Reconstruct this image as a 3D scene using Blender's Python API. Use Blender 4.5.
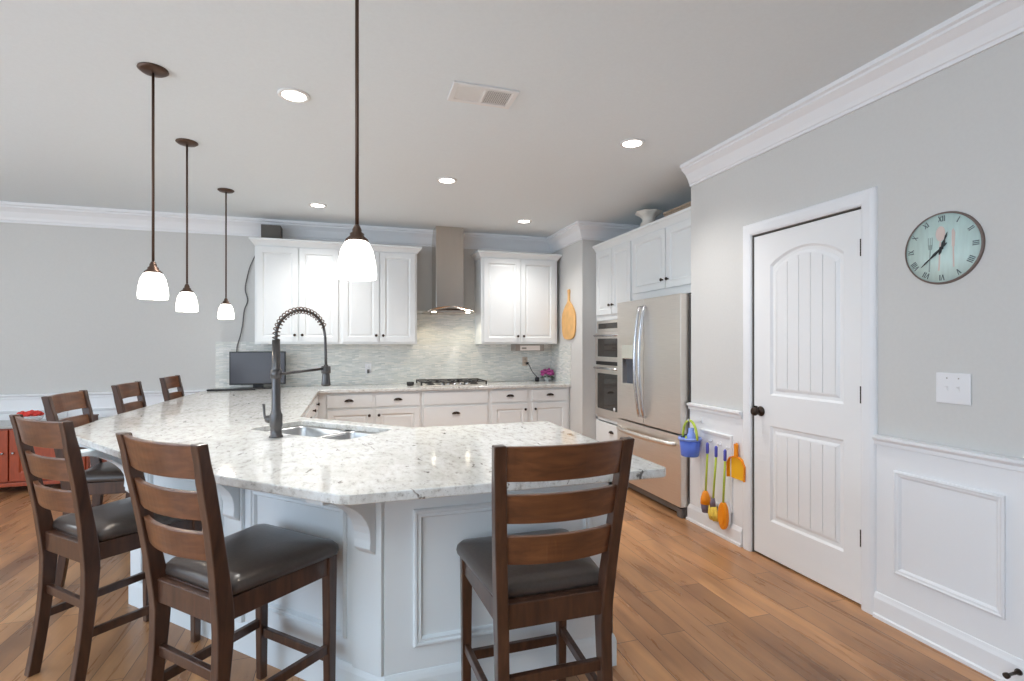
import bpy, bmesh, math, random
from mathutils import Vector, Matrix

random.seed(7)
for o in list(bpy.data.objects):
    bpy.data.objects.remove(o)
S = bpy.context.scene
PI = math.pi

# ------------------------------------------------------------------ camera
TH = math.atan(161 / 513.5)
cam = bpy.data.cameras.new('camera')
camo = bpy.data.objects.new('camera', cam)
S.collection.objects.link(camo)
camo.location = (0, 0, 1.37)
camo.rotation_euler = (PI / 2, 0, -TH)
cam.sensor_width = 36
cam.lens = 513.5 / 1024 * 36
cam.shift_y = 4 / 1024
cam.clip_start = .05
S.camera = camo

# ------------------------------------------------------------------ world, exposure
W = bpy.data.worlds.new('daylight'); S.world = W
W.use_nodes = True
bg = W.node_tree.nodes['Background']
bg.inputs[0].default_value = (.80, .89, 1.0, 1)
bg.inputs[1].default_value = 1.0
S.view_settings.view_transform = 'Standard'
S.view_settings.look = 'None'
S.view_settings.gamma = 1
S.view_settings.use_curve_mapping = False
S.view_settings.exposure = 0.84

def lamp(name, kind, loc, power, col=(1, 1, 1), **k):
    l = bpy.data.lights.new(name, kind); l.energy = power; l.color = col
    for a, b in k.items(): setattr(l, a, b)
    o = bpy.data.objects.new(name, l); S.collection.objects.link(o); o.location = loc
    return o
CEIL = 2.76
CANS = [(-.303, 3.093), (.774, 4.305), (1.85, 3.13), (-.314, 5.46), (1.858, 5.475)]
for x, y in CANS:
    lamp('ceiling_can_light', 'SPOT', (x, y, CEIL - .03), 37 if y > 5 else 60 if x < 1 else 38, (1, .97, .94), spot_size=2.2, spot_blend=1.0, shadow_soft_size=.06)
# daylight from the windows of the room behind the camera
d = lamp('window_daylight', 'AREA', (-4.7, .4, 1.6), 46, (.56, .76, 1.0), shape='RECTANGLE', size=4.0, size_y=2.0)
d.rotation_euler = (math.radians(88), 0, math.radians(-72))

# unseen lamp added to brighten the dim left wall and floor
lamp('left_fill_light', 'POINT', (-4.1, 3.6, 1.75), 32, (.88, .95, 1.0), shadow_soft_size=.35)
# added fill spot behind the camera, aimed up to brighten the ceiling
fl = lamp('ceiling_fill_spot', 'SPOT', (-1.3, -.6, 1.75), 185, (.80, .92, 1.0), spot_size=2.3, spot_blend=.8, shadow_soft_size=.12)
fl.rotation_euler = (math.radians(180 - 12), 0, 0)

# ------------------------------------------------------------------ materials
def lin(c):
    f = lambda v: v / 12.92 if v <= .04045 else ((v + .055) / 1.055) ** 2.4
    return tuple(f(v / 255) for v in c) + (1,)
def mat(name, rgb, rough=.5, metal=0, spec=None, emit=0, coat=0, trans=0, ecol=None):
    m = bpy.data.materials.new(name); m.use_nodes = True
    b = m.node_tree.nodes['Principled BSDF']
    b.inputs['Base Color'].default_value = lin(rgb)
    b.inputs['Roughness'].default_value = rough
    b.inputs['Metallic'].default_value = metal
    if spec is not None: b.inputs['Specular IOR Level'].default_value = spec
    if coat: b.inputs['Coat Weight'].default_value = coat; b.inputs['Coat Roughness'].default_value = .15
    if trans: b.inputs['Transmission Weight'].default_value = trans
    if emit:
        b.inputs['Emission Color'].default_value = ecol or lin(rgb)
        b.inputs['Emission Strength'].default_value = emit
    return m
class NT:
    def __init__(s, m): s.t = m.node_tree; s.b = s.t.nodes['Principled BSDF']
    def n(s, kind, **k):
        x = s.t.nodes.new(kind)
        for a, v in k.items():
            if a.startswith('_'): x.inputs[a[1:].replace('_', ' ')].default_value = v
            else: setattr(x, a, v)
        return x
    def l(s, a, b): s.t.links.new(a, b)
    def coords(s, scale=(1, 1, 1), rot=(0, 0, 0)):
        c = s.n('ShaderNodeTexCoord'); m = s.n('ShaderNodeMapping')
        m.inputs['Scale'].default_value = scale; m.inputs['Rotation'].default_value = rot
        s.l(c.outputs['Object'], m.inputs[0]); return m.outputs[0]
    def ramp(s, fac, stops):
        r = s.n('ShaderNodeValToRGB'); e = r.color_ramp.elements
        while len(e) < len(stops): e.new(.5)
        for q, (p, c) in zip(e, stops): q.position = p; q.color = lin(c)
        s.l(fac, r.inputs[0]); return r.outputs[0]
    def mix(s, fac, a, b, mode='MIX'):
        x = s.n('ShaderNodeMix', data_type='RGBA', blend_type=mode)
        for i, v in ((0, fac), (6, a), (7, b)):
            if hasattr(v, 'is_linked'): s.l(v, x.inputs[i])
            else: x.inputs[i].default_value = v
        return x.outputs[2]
    def bump(s, h, strength=.2, dist=.01):
        x = s.n('ShaderNodeBump'); x.inputs['Strength'].default_value = strength; x.inputs['Distance'].default_value = dist
        s.l(h, x.inputs['Height']); s.l(x.outputs[0], s.b.inputs['Normal'])
def noisy(m, scale, amt, stretch=(1, 1, 1), bump=0):
    t = NT(m); v = t.coords(stretch); n = t.n('ShaderNodeTexNoise', _Scale=scale, _Detail=5.0)
    t.l(v, n.inputs['Vector'])
    c = tuple(t.b.inputs['Base Color'].default_value)
    a = tuple(min(1, q * (1 - amt)) for q in c[:3]) + (1,); b_ = tuple(min(1, q * (1 + amt)) for q in c[:3]) + (1,)
    r = t.n('ShaderNodeValToRGB'); r.color_ramp.elements[0].position = .3; r.color_ramp.elements[1].position = .7
    r.color_ramp.elements[0].color = a; r.color_ramp.elements[1].color = b_
    t.l(n.outputs[0], r.inputs[0]); t.l(r.outputs[0], t.b.inputs['Base Color'])
    if bump: t.bump(n.outputs[0], bump, .003)
    return m

M_wall = noisy(mat('wall_paint', (212, 211, 208), .75), 60, .012, bump=.05)
M_wall_dim = noisy(mat('dimmed_unseen_wall', (150, 150, 148), .8), 60, .012)  # darkened so the unseen rear wall bounces less light onto the island
M_ceil = noisy(mat('ceiling_paint', (229, 236, 239), .85), 60, .012, bump=.05)
M_isl = mat('pale_blue_grey_paint', (228, 235, 238), .42)
M_white = mat('white_paint', (242, 242, 242), .38)
M_trim = mat('white_trim_paint', (240, 241, 243), .4)
M_cab = mat('cabinet_white', (237, 240, 240), .38)
M_gap = mat('painted_gap_shade', (120, 116, 110), .8)  # grey stands in for the shade in the gap round the door
M_bronze = mat('dark_bronze', (62, 52, 46), .38, .85)
M_bronze2 = mat('brown_bronze', (92, 72, 60), .42, .7)
M_faucet = mat('oiled_bronze', (98, 96, 96), .33, .85)
M_steel = noisy(mat('brushed_steel', (226, 221, 215), .36, 1), 6, .05, (1, 1, 60))
M_steelh = noisy(mat('hood_steel', (200, 192, 183), .24, 1), 8, .06, (40, 40, 1))
M_chrome = mat('bright_steel', (205, 206, 210), .22, 1)
M_sink = mat('sink_steel', (190, 190, 190), .3, 1)
M_side = mat('fridge_side_grey', (120, 116, 114), .5, .3)
M_black = mat('black_plastic', (28, 28, 30), .35)
M_iron = mat('cast_iron', (42, 40, 40), .55)
M_glass_d = mat('dark_oven_glass', (52, 48, 44), .08, spec=.6)
M_screen = mat('tv_screen', (74, 76, 84), .16, spec=.7)  # grey lifted to put reflected room light into the screen colour
M_shade = mat('frosted_shade', (255, 250, 242), .4, emit=2.4, ecol=(1, .95, .88, 1))
M_lens = mat('light_lens', (255, 250, 240), .4, emit=7, ecol=(1, .95, .86, 1))
M_leather = noisy(mat('brown_leather', (72, 63, 58), .3, spec=.6), 90, .10, bump=.12)
M_blue = mat('blue_plastic', (92, 124, 226), .4)
M_bluel = mat('pale_blue_plastic', (140, 165, 235), .4)
M_violet = mat('violet_grip_plastic', (88, 92, 190), .45)
M_lime = mat('lime_plastic', (186, 205, 70), .4)
M_orange = mat('orange_plastic', (248, 150, 20), .45)
M_yellow = mat('yellow_plastic', (248, 186, 30), .45)
M_mopy = noisy(mat('yellow_mop_cotton', (240, 208, 90), .9), 80, .12, bump=.4)
M_bris = mat('grey_violet_bristles', (120, 108, 124), .8)
M_plate = mat('white_plate_plastic', (236, 236, 238), .35)
M_almond = mat('almond_plate_plastic', (206, 188, 170), .4)
M_mint = noisy(mat('clock_mint', (206, 228, 222), .5), 9, .06, (6, 1, 1))
M_num = mat('clock_grey_print', (96, 110, 112), .6)
M_handk = mat('clock_hands', (38, 42, 44), .5)
M_rim = mat('clock_rim_brown', (120, 104, 96), .45)
M_pink = mat('pale_pink_print', (214, 196, 188), .6)
M_greyp = mat('pale_grey_print', (150, 166, 162), .6)
M_board = noisy(mat('pale_maple', (228, 178, 112), .5), 9, .12, (6, 1, 1))
M_cher = noisy(mat('cherry_wood', (164, 72, 40), .35), 8, .18, (8, 1, 1))
M_cherd = mat('sideboard_grey_top', (176, 176, 172), .3)
M_tray = mat('brown_tray_wood', (96, 62, 48), .5)
M_red = noisy(mat('red_petals', (222, 62, 52), .55), 40, .2)
M_purp = noisy(mat('purple_petals', (176, 72, 140), .6), 60, .35)
M_leaf = mat('dull_green_leaf', (88, 104, 84), .6)
M_ceram = noisy(mat('cream_ceramic', (232, 226, 216), .35), 18, .05)
M_wick = noisy(mat('tan_wicker', (176, 156, 136), .7), 40, .2, (1, 1, 3), bump=.4)
M_box = NT(mat('dark_speaker_cloth', (96, 92, 86), .7)).t
M_box = bpy.data.materials['dark_speaker_cloth']
M_cord = mat('grey_cord', (96, 94, 94), .6)
M_clear = mat('clear_glass', (240, 246, 246), .05)
M_clear.node_tree.nodes['Principled BSDF'].inputs['Alpha'].default_value = .3
M_hoodlamp = mat('hood_lamp_lens', (255, 244, 214), .4, emit=9, ecol=(1, .92, .75, 1))
M_panelg = mat('dispenser_panel', (205, 208, 196), .35)
M_recess = mat('dispenser_recess', (74, 80, 92), .35)
M_vent = mat('vent_white', (232, 231, 229), .45)
M_vdark = mat('vent_throat_grey', (120, 118, 116), .8)
M_radio = mat('radio_white', (236, 228, 222), .4)
M_radiog = mat('radio_grey', (150, 142, 134), .5)

def wood(name, c0, c1, c2, rough=.35, axis=(1, 1, 8)):
    m = mat(name, c1, rough, coat=.35); t = NT(m)
    v = t.coords(tuple(9 if a == 8 else 60 for a in axis)); n = t.n('ShaderNodeTexNoise', _Scale=.7, _Detail=6.0, _Distortion=.4)
    t.l(v, n.inputs['Vector']); t.l(t.ramp(n.outputs[0], [(.25, c0), (.5, c1), (.78, c2)]), t.b.inputs['Base Color'])
    return m
M_walnut = wood('dark_walnut', (52, 32, 22), (70, 44, 31), (88, 57, 40))
M_slat = wood('walnut_slat', (78, 46, 28), (102, 62, 37), (124, 78, 47), axis=(8, 1, 1))

def floor_mat():
    m = mat('brown_plank_floor', (140, 95, 66), .3); t = NT(m)
    v = t.coords(rot=(0, 0, PI / 2))
    br = t.n('ShaderNodeTexBrick', offset=.37, offset_frequency=2, squash=1)
    br.inputs['Scale'].default_value = 1; br.inputs['Brick Width'].default_value = 1.05; br.inputs['Row Height'].default_value = .127
    br.inputs['Mortar Size'].default_value = .0016; br.inputs['Mortar Smooth'].default_value = .3; br.inputs['Bias'].default_value = 0
    br.inputs['Color1'].default_value = (0, 0, 0, 1); br.inputs['Color2'].default_value = (1, 1, 1, 1); br.inputs['Mortar'].default_value = (.5, .5, .5, 1)
    t.l(v, br.inputs['Vector'])
    plank = t.ramp(br.outputs['Color'], [(0, (166, 121, 86)), (.35, (190, 142, 100)), (.7, (204, 150, 104)), (1, (220, 166, 116))])
    v2 = t.coords((9, 1.0, 1)); n = t.n('ShaderNodeTexNoise', _Scale=1.6, _Detail=6.0, _Roughness=.55, _Distortion=.5)
    t.l(v2, n.inputs['Vector'])
    g = t.ramp(n.outputs[0], [(.25, (176, 160, 152)), (.5, (224, 219, 215)), (.75, (255, 250, 242))])
    c = t.mix(.75, plank, g, 'MULTIPLY')
    v3 = t.coords((4, 1.3, 1)); n3 = t.n('ShaderNodeTexNoise', _Scale=1.3, _Detail=2.0); t.l(v3, n3.inputs['Vector'])
    k = t.ramp(n3.outputs[0], [(.34, (150, 134, 128)), (.52, (255, 255, 255))])
    c = t.mix(.38, c, k, 'MULTIPLY')
    c = t.mix(br.outputs['Fac'], c, lin((62, 40, 28)))
    t.l(c, t.b.inputs['Base Color'])
    r = t.n('ShaderNodeMapRange'); r.inputs[3].default_value = .2; r.inputs[4].default_value = .38
    t.l(n.outputs[0], r.inputs[0]); t.l(r.outputs[0], t.b.inputs['Roughness'])
    mx = t.n('ShaderNodeMath', operation='SUBTRACT'); t.l(n.outputs[0], mx.inputs[0]); t.l(br.outputs['Fac'], mx.inputs[1])
    t.bump(mx.outputs[0], .12, .004)
    return m
M_floor = floor_mat()

def granite_mat():
    m = mat('white_granite', (222, 216, 206), .09, spec=.55); t = NT(m)
    v = t.coords((1, 1, 1), (0, 0, .6))
    n1 = t.n('ShaderNodeTexNoise', _Scale=5.0, _Detail=6.0, _Roughness=.6, _Distortion=1.2); t.l(v, n1.inputs['Vector'])
    base = t.ramp(n1.outputs[0], [(.3, (208, 207, 202)), (.45, (222, 222, 218)), (.6, (230, 231, 229)), (.75, (216, 214, 209))])
    n2 = t.n('ShaderNodeTexNoise', _Scale=38.0, _Detail=5.0, _Roughness=.7); t.l(t.coords((1, .45, 1), (0, 0, .9)), n2.inputs['Vector'])
    c = t.mix(.75, base, t.ramp(n2.outputs[0], [(.3, (150, 142, 134)), (.45, (240, 238, 236)), (.6, (255, 255, 255))]), 'MULTIPLY')
    n3 = t.n('ShaderNodeTexNoise', _Scale=22.0, _Detail=3.0, _Roughness=.6, _Distortion=.6); t.l(t.coords((1, .5, 1), (0, 0, .9)), n3.inputs['Vector'])
    k = t.ramp(n3.outputs[0], [(.255, (66, 58, 54)), (.30, (150, 140, 132)), (.34, (255, 255, 255))])
    c = t.mix(.85, c, k, 'MULTIPLY')
    n4 = t.n('ShaderNodeTexVoronoi', _Scale=95.0); t.l(v, n4.inputs['Vector'])
    k2 = t.ramp(n4.outputs['Distance'], [(.10, (120, 112, 104)), (.2, (255, 255, 255))])
    c = t.mix(.35, c, k2, 'MULTIPLY')
    t.l(c, t.b.inputs['Base Color']); return m
M_gran = granite_mat()

def tile_mat():
    m = mat('glass_stone_mosaic', (205, 206, 200), .22); t = NT(m)
    v = t.coords()
    s = t.n('ShaderNodeSeparateXYZ'); t.l(v, s.inputs[0])
    ad = t.n('ShaderNodeMath', operation='ADD'); t.l(s.outputs[0], ad.inputs[0]); t.l(s.outputs[1], ad.inputs[1])
    wv = t.n('ShaderNodeMath', operation='MULTIPLY_ADD'); 
    sn = t.n('ShaderNodeMath', operation='SINE'); ml = t.n('ShaderNodeMath', operation='MULTIPLY'); ml.inputs[1].default_value = 26
    t.l(ad.outputs[0], ml.inputs[0]); t.l(ml.outputs[0], sn.inputs[0])
    t.l(sn.outputs[0], wv.inputs[0]); wv.inputs[1].default_value = .004; t.l(s.outputs[2], wv.inputs[2])
    cb = t.n('ShaderNodeCombineXYZ'); t.l(ad.outputs[0], cb.inputs[0]); t.l(wv.outputs[0], cb.inputs[1])
    br = t.n('ShaderNodeTexBrick', offset=.43)
    br.inputs['Scale'].default_value = 1; br.inputs['Brick Width'].default_value = .075; br.inputs['Row Height'].default_value = .0145
    br.inputs['Mortar Size'].default_value = .0012; br.inputs['Mortar Smooth'].default_value = .2
    br.inputs['Color1'].default_value = (0, 0, 0, 1); br.inputs['Color2'].default_value = (1, 1, 1, 1); br.inputs['Mortar'].default_value = (.6, .6, .6, 1)
    t.l(cb.outputs[0], br.inputs['Vector'])
    c = t.ramp(br.outputs['Color'], [(0, (206, 211, 207)), (.3, (226, 228, 222)), (.55, (240, 238, 231)), (.75, (216, 220, 217)), (1, (248, 247, 242))])
    c = t.mix(br.outputs['Fac'], c, lin((214, 212, 206)))
    t.l(c, t.b.inputs['Base Color'])
    t.bump(br.outputs['Color'], .25, .003)
    return m
M_tile = tile_mat()

def louver_mat(m):
    t = NT(m); v = t.coords((1, 1, 1)); w = t.n('ShaderNodeTexWave', bands_direction='Z', _Scale=30.0); t.l(v, w.inputs['Vector'])
    t.l(t.ramp(w.outputs[0], [(.3, (78, 74, 70)), (.7, (108, 104, 98))]), t.b.inputs['Base Color'])
louver_mat(M_box)

# ------------------------------------------------------------------ mesh helpers
class MB:
    def __init__(s, M=None): s.bm = bmesh.new(); s.M = M or Matrix()
    def v(s, p): return s.bm.verts.new(s.M @ Vector(p))
    def f(s, vs, smooth=False):
        try:
            q = s.bm.faces.new(vs); q.smooth = smooth; return q
        except ValueError: return None
    def box(s, x0, x1, y0, y1, z0, z1):
        P = [s.v((x, y, z)) for z in (z0, z1) for y in (y0, y1) for x in (x0, x1)]
        for q in ((0, 1, 3, 2), (4, 6, 7, 5), (0, 4, 5, 1), (2, 3, 7, 6), (0, 2, 6, 4), (1, 5, 7, 3)): s.f([P[i] for i in q])
        return s
    def rings(s, rings, closed=True, cap=True, smooth=True, loop=False):
        R = [[s.v(p) for p in r] for r in rings]; n = len(R[0])
        pairs = list(zip(R, R[1:])) + ([(R[-1], R[0])] if loop else [])
        for a, b in pairs:
            for i in range(n if closed else n - 1):
                j = (i + 1) % n; s.f([a[i], a[j], b[j], b[i]], smooth)
        if cap and closed and not loop: s.f(R[0][::-1]); s.f(R[-1])
        return s
    def lathe(s, prof, c=(0, 0, 0), ax='z', n=24, cap=True, smooth=True):
        R = []
        for r, h in prof:
            ring = []
            for i in range(n):
                a = 2 * PI * i / n; u, w = r * math.cos(a), r * math.sin(a)
                p = {'z': (u, w, h), 'y': (u, h, w), 'x': (h, u, w)}[ax]
                ring.append((c[0] + p[0], c[1] + p[1], c[2] + p[2]))
            R.append(ring)
        return s.rings(R, cap=cap, smooth=smooth)
    def tube(s, path, r, n=8, cap=True, smooth=True, sq=None):
        P = [Vector(p) for p in path]; rs = r if isinstance(r, (list, tuple)) else [r] * len(P)
        t0 = (P[1] - P[0]).normalized(); up = Vector((0, 0, 1)) if abs(t0.z) < .9 else Vector((0, 1, 0))
        nx = t0.cross(up).normalized(); R = []
        for i, p in enumerate(P):
            t = (P[min(i + 1, len(P) - 1)] - P[max(i - 1, 0)]).normalized()
            nx = (nx - t * nx.dot(t)).normalized(); ny = t.cross(nx)
            R.append([tuple(p + (nx * math.cos(2 * PI * k / n) + ny * math.sin(2 * PI * k / n)) * rs[i]) for k in range(n)])
        return s.rings(R, cap=cap, smooth=smooth)
    def bar(s, a, b, w, h, up=(0, 0, 1)):            # straight rectangular bar, w sideways, h along up
        a, b = Vector(a), Vector(b); t = (b - a).normalized(); up = Vector(up)
        x = t.cross(up).normalized() * w / 2; y = x.cross(t).normalized() * h / 2
        return s.rings([[tuple(p + q) for q in (-x - y, x - y, x + y, -x + y)] for p in (a, b)], smooth=False)
    def prism(s, poly, to, h0, h1):                  # polygon (u,v) extruded from h0 to h1
        a = [s.v(to(u, w, h0)) for u, w in poly]; b = [s.v(to(u, w, h1)) for u, w in poly]; n = len(a)
        s.f(a[::-1]); s.f(b)
        for i in range(n): s.f([a[i], a[(i + 1) % n], b[(i + 1) % n], b[i]])
        return s
    def plate(s, loops, to, h0, h1):                 # polygon with holes, h0 -> h1
        tmp = bmesh.new(); es = []
        for L in loops:
            vs = [tmp.verts.new((u, w, 0)) for u, w in L]
            es += [tmp.edges.new((vs[i], vs[(i + 1) % len(vs)])) for i in range(len(vs))]
        bmesh.ops.triangle_fill(tmp, edges=es, use_beauty=True)
        tmp.verts.ensure_lookup_table(); tmp.verts.index_update()
        A = [s.v(to(q.co.x, q.co.y, h0)) for q in tmp.verts]; B = [s.v(to(q.co.x, q.co.y, h1)) for q in tmp.verts]
        for q in tmp.faces:
            s.f([A[k.index] for k in q.verts][::-1]); s.f([B[k.index] for k in q.verts])
        k = 0
        for L in loops:
            n = len(L)
            for i in range(n): s.f([A[k + i], A[k + (i + 1) % n], B[k + (i + 1) % n], B[k + i]])
            k += n
        tmp.free(); return s
    def sweep(s, path, prof, to, closed=False, side=1):  # moulding: profile (offset, height) along a plan path with mitres
        n = len(path); R = []
        for i in range(n):
            p = Vector(path[i])
            a = Vector(path[i - 1]) if (i or closed) else None; b = Vector(path[(i + 1) % n]) if (i < n - 1 or closed) else None
            d0 = (p - a).normalized() if a is not None else None; d1 = (b - p).normalized() if b is not None else None
            d0 = d0 or d1; d1 = d1 or d0
            n0 = Vector((-d0.y, d0.x)) * side; n1 = Vector((-d1.y, d1.x)) * side
            m = (n0 + n1).normalized(); k = 1 / max(.3, m.dot(n0))
            R.append([to(p.x + m.x * k * o, p.y + m.y * k * o, h) for o, h in prof])
        return s.rings(R, smooth=False, loop=closed)
    def ico(s, c, r, sub=2, sc=(1, 1, 1)):
        q = bmesh.ops.create_icosphere(s.bm, subdivisions=sub, radius=r)
        for w in q['verts']:
            w.co = s.M @ (Vector(c) + Vector((w.co.x * sc[0], w.co.y * sc[1], w.co.z * sc[2])))
            for f in w.link_faces: f.smooth = True
        return s
    def build(s, name, m, parent=None, bevel=0, seg=2, loc=None):
        bmesh.ops.recalc_face_normals(s.bm, faces=s.bm.faces)
        me = bpy.data.meshes.new(name); s.bm.to_mesh(me); s.bm.free()
        o = bpy.data.objects.new(name, me); S.collection.objects.link(o); me.materials.append(m)
        if parent: o.parent = parent
        if loc: o.location = loc
        if bevel:
            b = o.modifiers.new('bevel', 'BEVEL'); b.width = bevel; b.segments = seg; b.limit_method = 'ANGLE'; b.angle_limit = math.radians(40)
        return o
def tag(o, label, cat, group=None, kind=None):
    o['label'] = label; o['category'] = cat
    if group: o['group'] = group
    if kind: o['kind'] = kind
    return o
def thing(name, label, cat, loc=(0, 0, 0), rz=0, group=None):
    o = bpy.data.objects.new(name, None); S.collection.objects.link(o); o.empty_display_size = .1
    o.location = loc; o.rotation_euler = (0, 0, rz)
    return tag(o, label, cat, group)
def struct(o, label, cat): return tag(o, label, cat, kind='structure')
def copy_tree(o, parent=None):
    c = o.copy(); S.collection.objects.link(c)
    if parent: c.parent = parent
    for ch in [q for q in bpy.data.objects if q.parent == o]: copy_tree(ch, c)
    return c
XY = lambda u, v, h: (u, v, h)
def arc(cx, cy, r, a0, a1, n): return [(cx + r * math.cos(a0 + (a1 - a0) * i / n), cy + r * math.sin(a0 + (a1 - a0) * i / n)) for i in range(n + 1)]
def rot2(p, a): return (p[0] * math.cos(a) - p[1] * math.sin(a), p[0] * math.sin(a) + p[1] * math.cos(a))

# ------------------------------------------------------------------ room shell
XR, YB, YS, YE = 2.535, 6.34, 5.384, 3.41      # right wall, back wall, stub return, end of the right wall
XL, YN, XA = -4.8, -3.0, 3.42
struct(MB().box(XL, XA + .1, YN, YB + .1, -.05, 0).build('floor', M_floor), 'brown hand-scraped hardwood plank floor', 'floor')
struct(MB().box(XL, XA + .1, YN, YB + .1, CEIL, CEIL + .05).build('ceiling', M_ceil), 'flat pale grey painted ceiling', 'ceiling')
struct(MB().box(XL, XR + .02, YB, YB + .1, 0, CEIL).build('wall_back', M_wall), 'grey back wall behind the cooktop and upper cabinets', 'wall')
b = MB()
DY0, DY1, DZ = 1.995, 2.768, 2.09
b.box(XR, XR + .12, YN, DY0, 0, CEIL); b.box(XR, XR + .12, DY1, YE, 0, CEIL); b.box(XR, XR + .12, DY0, DY1, DZ, CEIL)
b.box(XR + .12, XA, YE - .1, YE, 0, CEIL)
struct(b.build('wall_right', M_wall), 'grey right wall with the pantry door and clock', 'wall')
struct(MB().box(XA, XA + .1, YE - .1, YS + .1, 0, CEIL).build('wall_alcove', M_wall), 'back of the alcove behind refrigerator and ovens', 'wall')
struct(MB().prism([(XR, YS), (XA, YS), (XA, YS + .1), (XR + .1, YS + .1), (XR + .1, YB), (XR, YB)], XY, 0, CEIL).build('wall_stub', M_wall), 'short wall stub with the hanging cutting board', 'wall')
struct(MB().box(-1.0, XR + .02, YN - .1, YN, 0, CEIL).build('wall_front_added', M_wall_dim), 'plain grey unseen wall added behind the camera to block daylight', 'wall')  # added out of view to hold back sky light from the rear
struct(MB().box(XL - .1, XL, 2.4, YB + .1, 0, CEIL).build('wall_left_added', M_wall), 'plain grey unseen wall added at the far left to dim the back wall', 'wall')  # added out of view to keep sky light off the back wall
# backsplash
b = MB(); b.box(-1.416, XR - .01, YB - .01, YB - .0005, .896, 1.40); b.box(.70, 1.52, YB - .0101, YB - .0005, 1.40, 1.79)
struct(b.build('trim_1', M_tile), 'pale wavy mosaic tile backsplash on the back wall', 'backsplash')
struct(MB().box(XR - .01, XR - .0005, 5.70, YB - .011, .896, 1.376).build('trim_2', M_tile), 'narrow return of mosaic tile on the stub wall below the cutting board', 'backsplash')
# crown
CR = [(.0, -.185), (.014, -.185), (.014, -.165), (.022, -.160), (.030, -.135), (.055, -.085), (.088, -.055), (.096, -.050), (.096, -.035), (.112, -.026), (.112, 0), (0, 0)]
to_c = lambda u, v, h: (u, v, CEIL + h)
struct(MB().sweep([(XL, YB), (XR, YB), (XR, YS), (XA, YS)], CR, to_c, side=-1).build('trim_3', M_trim), 'white crown moulding along the back wall and stub', 'crown moulding')
struct(MB().sweep([(XR, YE), (XR, YN)], [(o * .9, h * .86) for o, h in CR], to_c, side=-1).build('trim_4', M_trim), 'white crown moulding along the right wall', 'crown moulding')
# chair rails, wainscot, baseboards
RAIL = [(0, 0), (.014, .004), (.014, .022), (.022, .026), (.030, .036), (.030, .048), (0, .052)]
BASE = [(0, 0), (.022, 0), (.022, .016), (.014, .022), (.014, .098), (.008, .112), (.004, .124), (0, .126)]
PANM = [(0, 0), (0, .011), (.008, .014), (.014, .010), (.022, .009), (.028, .004), (.032, 0)]
rz_ = lambda z: (lambda u, v, h: (u, v, z + h))
WT = .006
def wains(name, y0, y1, lab, wrap=False):
    b = MB(); b.box(XR - WT, XR, y0, y1, 0, .875)
    if wrap: b.box(XR - WT, XR + .0, y1, y1 + WT, 0, .875); b.box(XR, XR + .2, y1, y1 + WT, 0, .875)
    return struct(b.build(name, M_trim), lab, 'wainscot')
wains('trim_5', -2.9, 1.925, 'white wainscot panelling right of the pantry door')
wains('trim_6', 2.848, YE, 'white wainscot panelling left of the pantry door', True)
P1 = [(XR - WT, 1.925), (XR - WT, -2.9)]; P2 = [(XR + .18, YE + WT), (XR - WT, YE + WT), (XR - WT, 2.848)]
struct(MB().sweep(P1, RAIL, rz_(.866), side=-1).build('trim_7', M_trim), 'white chair rail right of the pantry door', 'chair rail')
struct(MB().sweep([(XR - WT, YE + WT), (XR - WT, 2.848)], RAIL, rz_(.866), side=-1).build('trim_8', M_trim), 'short white chair rail left of the pantry door', 'chair rail')
struct(MB().sweep(P1, BASE, rz_(0), side=-1).build('baseboard_right', M_trim), 'white baseboard right of the pantry door', 'baseboard')
struct(MB().sweep(P2, BASE, rz_(0), side=-1).build('baseboard_pantry', M_trim), 'short white baseboard left of the pantry door', 'baseboard')
def pframe(name, y0, y1, z0, z1, lab):
    to = lambda u, v, h: (XR - WT - h, u, v)
    struct(MB().sweep([(y0, z0), (y1, z0), (y1, z1), (y0, z1)], PANM, to, closed=True).build(name, M_trim), lab, 'panel moulding')
pframe('trim_9', 1.385, 1.83, .257, .757, 'rectangular picture-frame moulding below the light switch')
pframe('trim_10', 2.942, 3.288, .20, .735, 'rectangular picture-frame moulding behind the toy mops')
pframe('trim_11', .78, 1.25, .257, .757, 'rectangular picture-frame moulding at the right picture edge')
# back-left wainscot
struct(MB().box(XL, -1.48, YB - WT, YB, 0, .84).build('trim_12', M_trim), 'white wainscot on the back wall left of the counter', 'wainscot')
struct(MB().sweep([(XL, YB - WT), (-1.47, YB - WT)], RAIL, rz_(.826), side=-1).build('trim_13', M_trim), 'white chair rail on the back wall left of the counter', 'chair rail')
struct(MB().sweep([(XL, YB - WT), (-1.47, YB - WT)], BASE, rz_(0), side=-1).build('baseboard_back', M_trim), 'white baseboard on the back wall left of the counter', 'baseboard')
k = 14
for x0, x1 in ((-4.6, -3.75), (-3.6, -2.75), (-2.6, -1.75)):
    to = lambda u, v, h: (u, YB - WT - h, v)
    struct(MB().sweep([(x0, .22), (x1, .22), (x1, .72), (x0, .72)], PANM, to, closed=True).build('trim_%d' % k, M_trim), 'picture-frame moulding on the back wall wainscot', 'panel moulding')['group'] = 'mouldings on the back wall wainscot'
    k += 1

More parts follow.
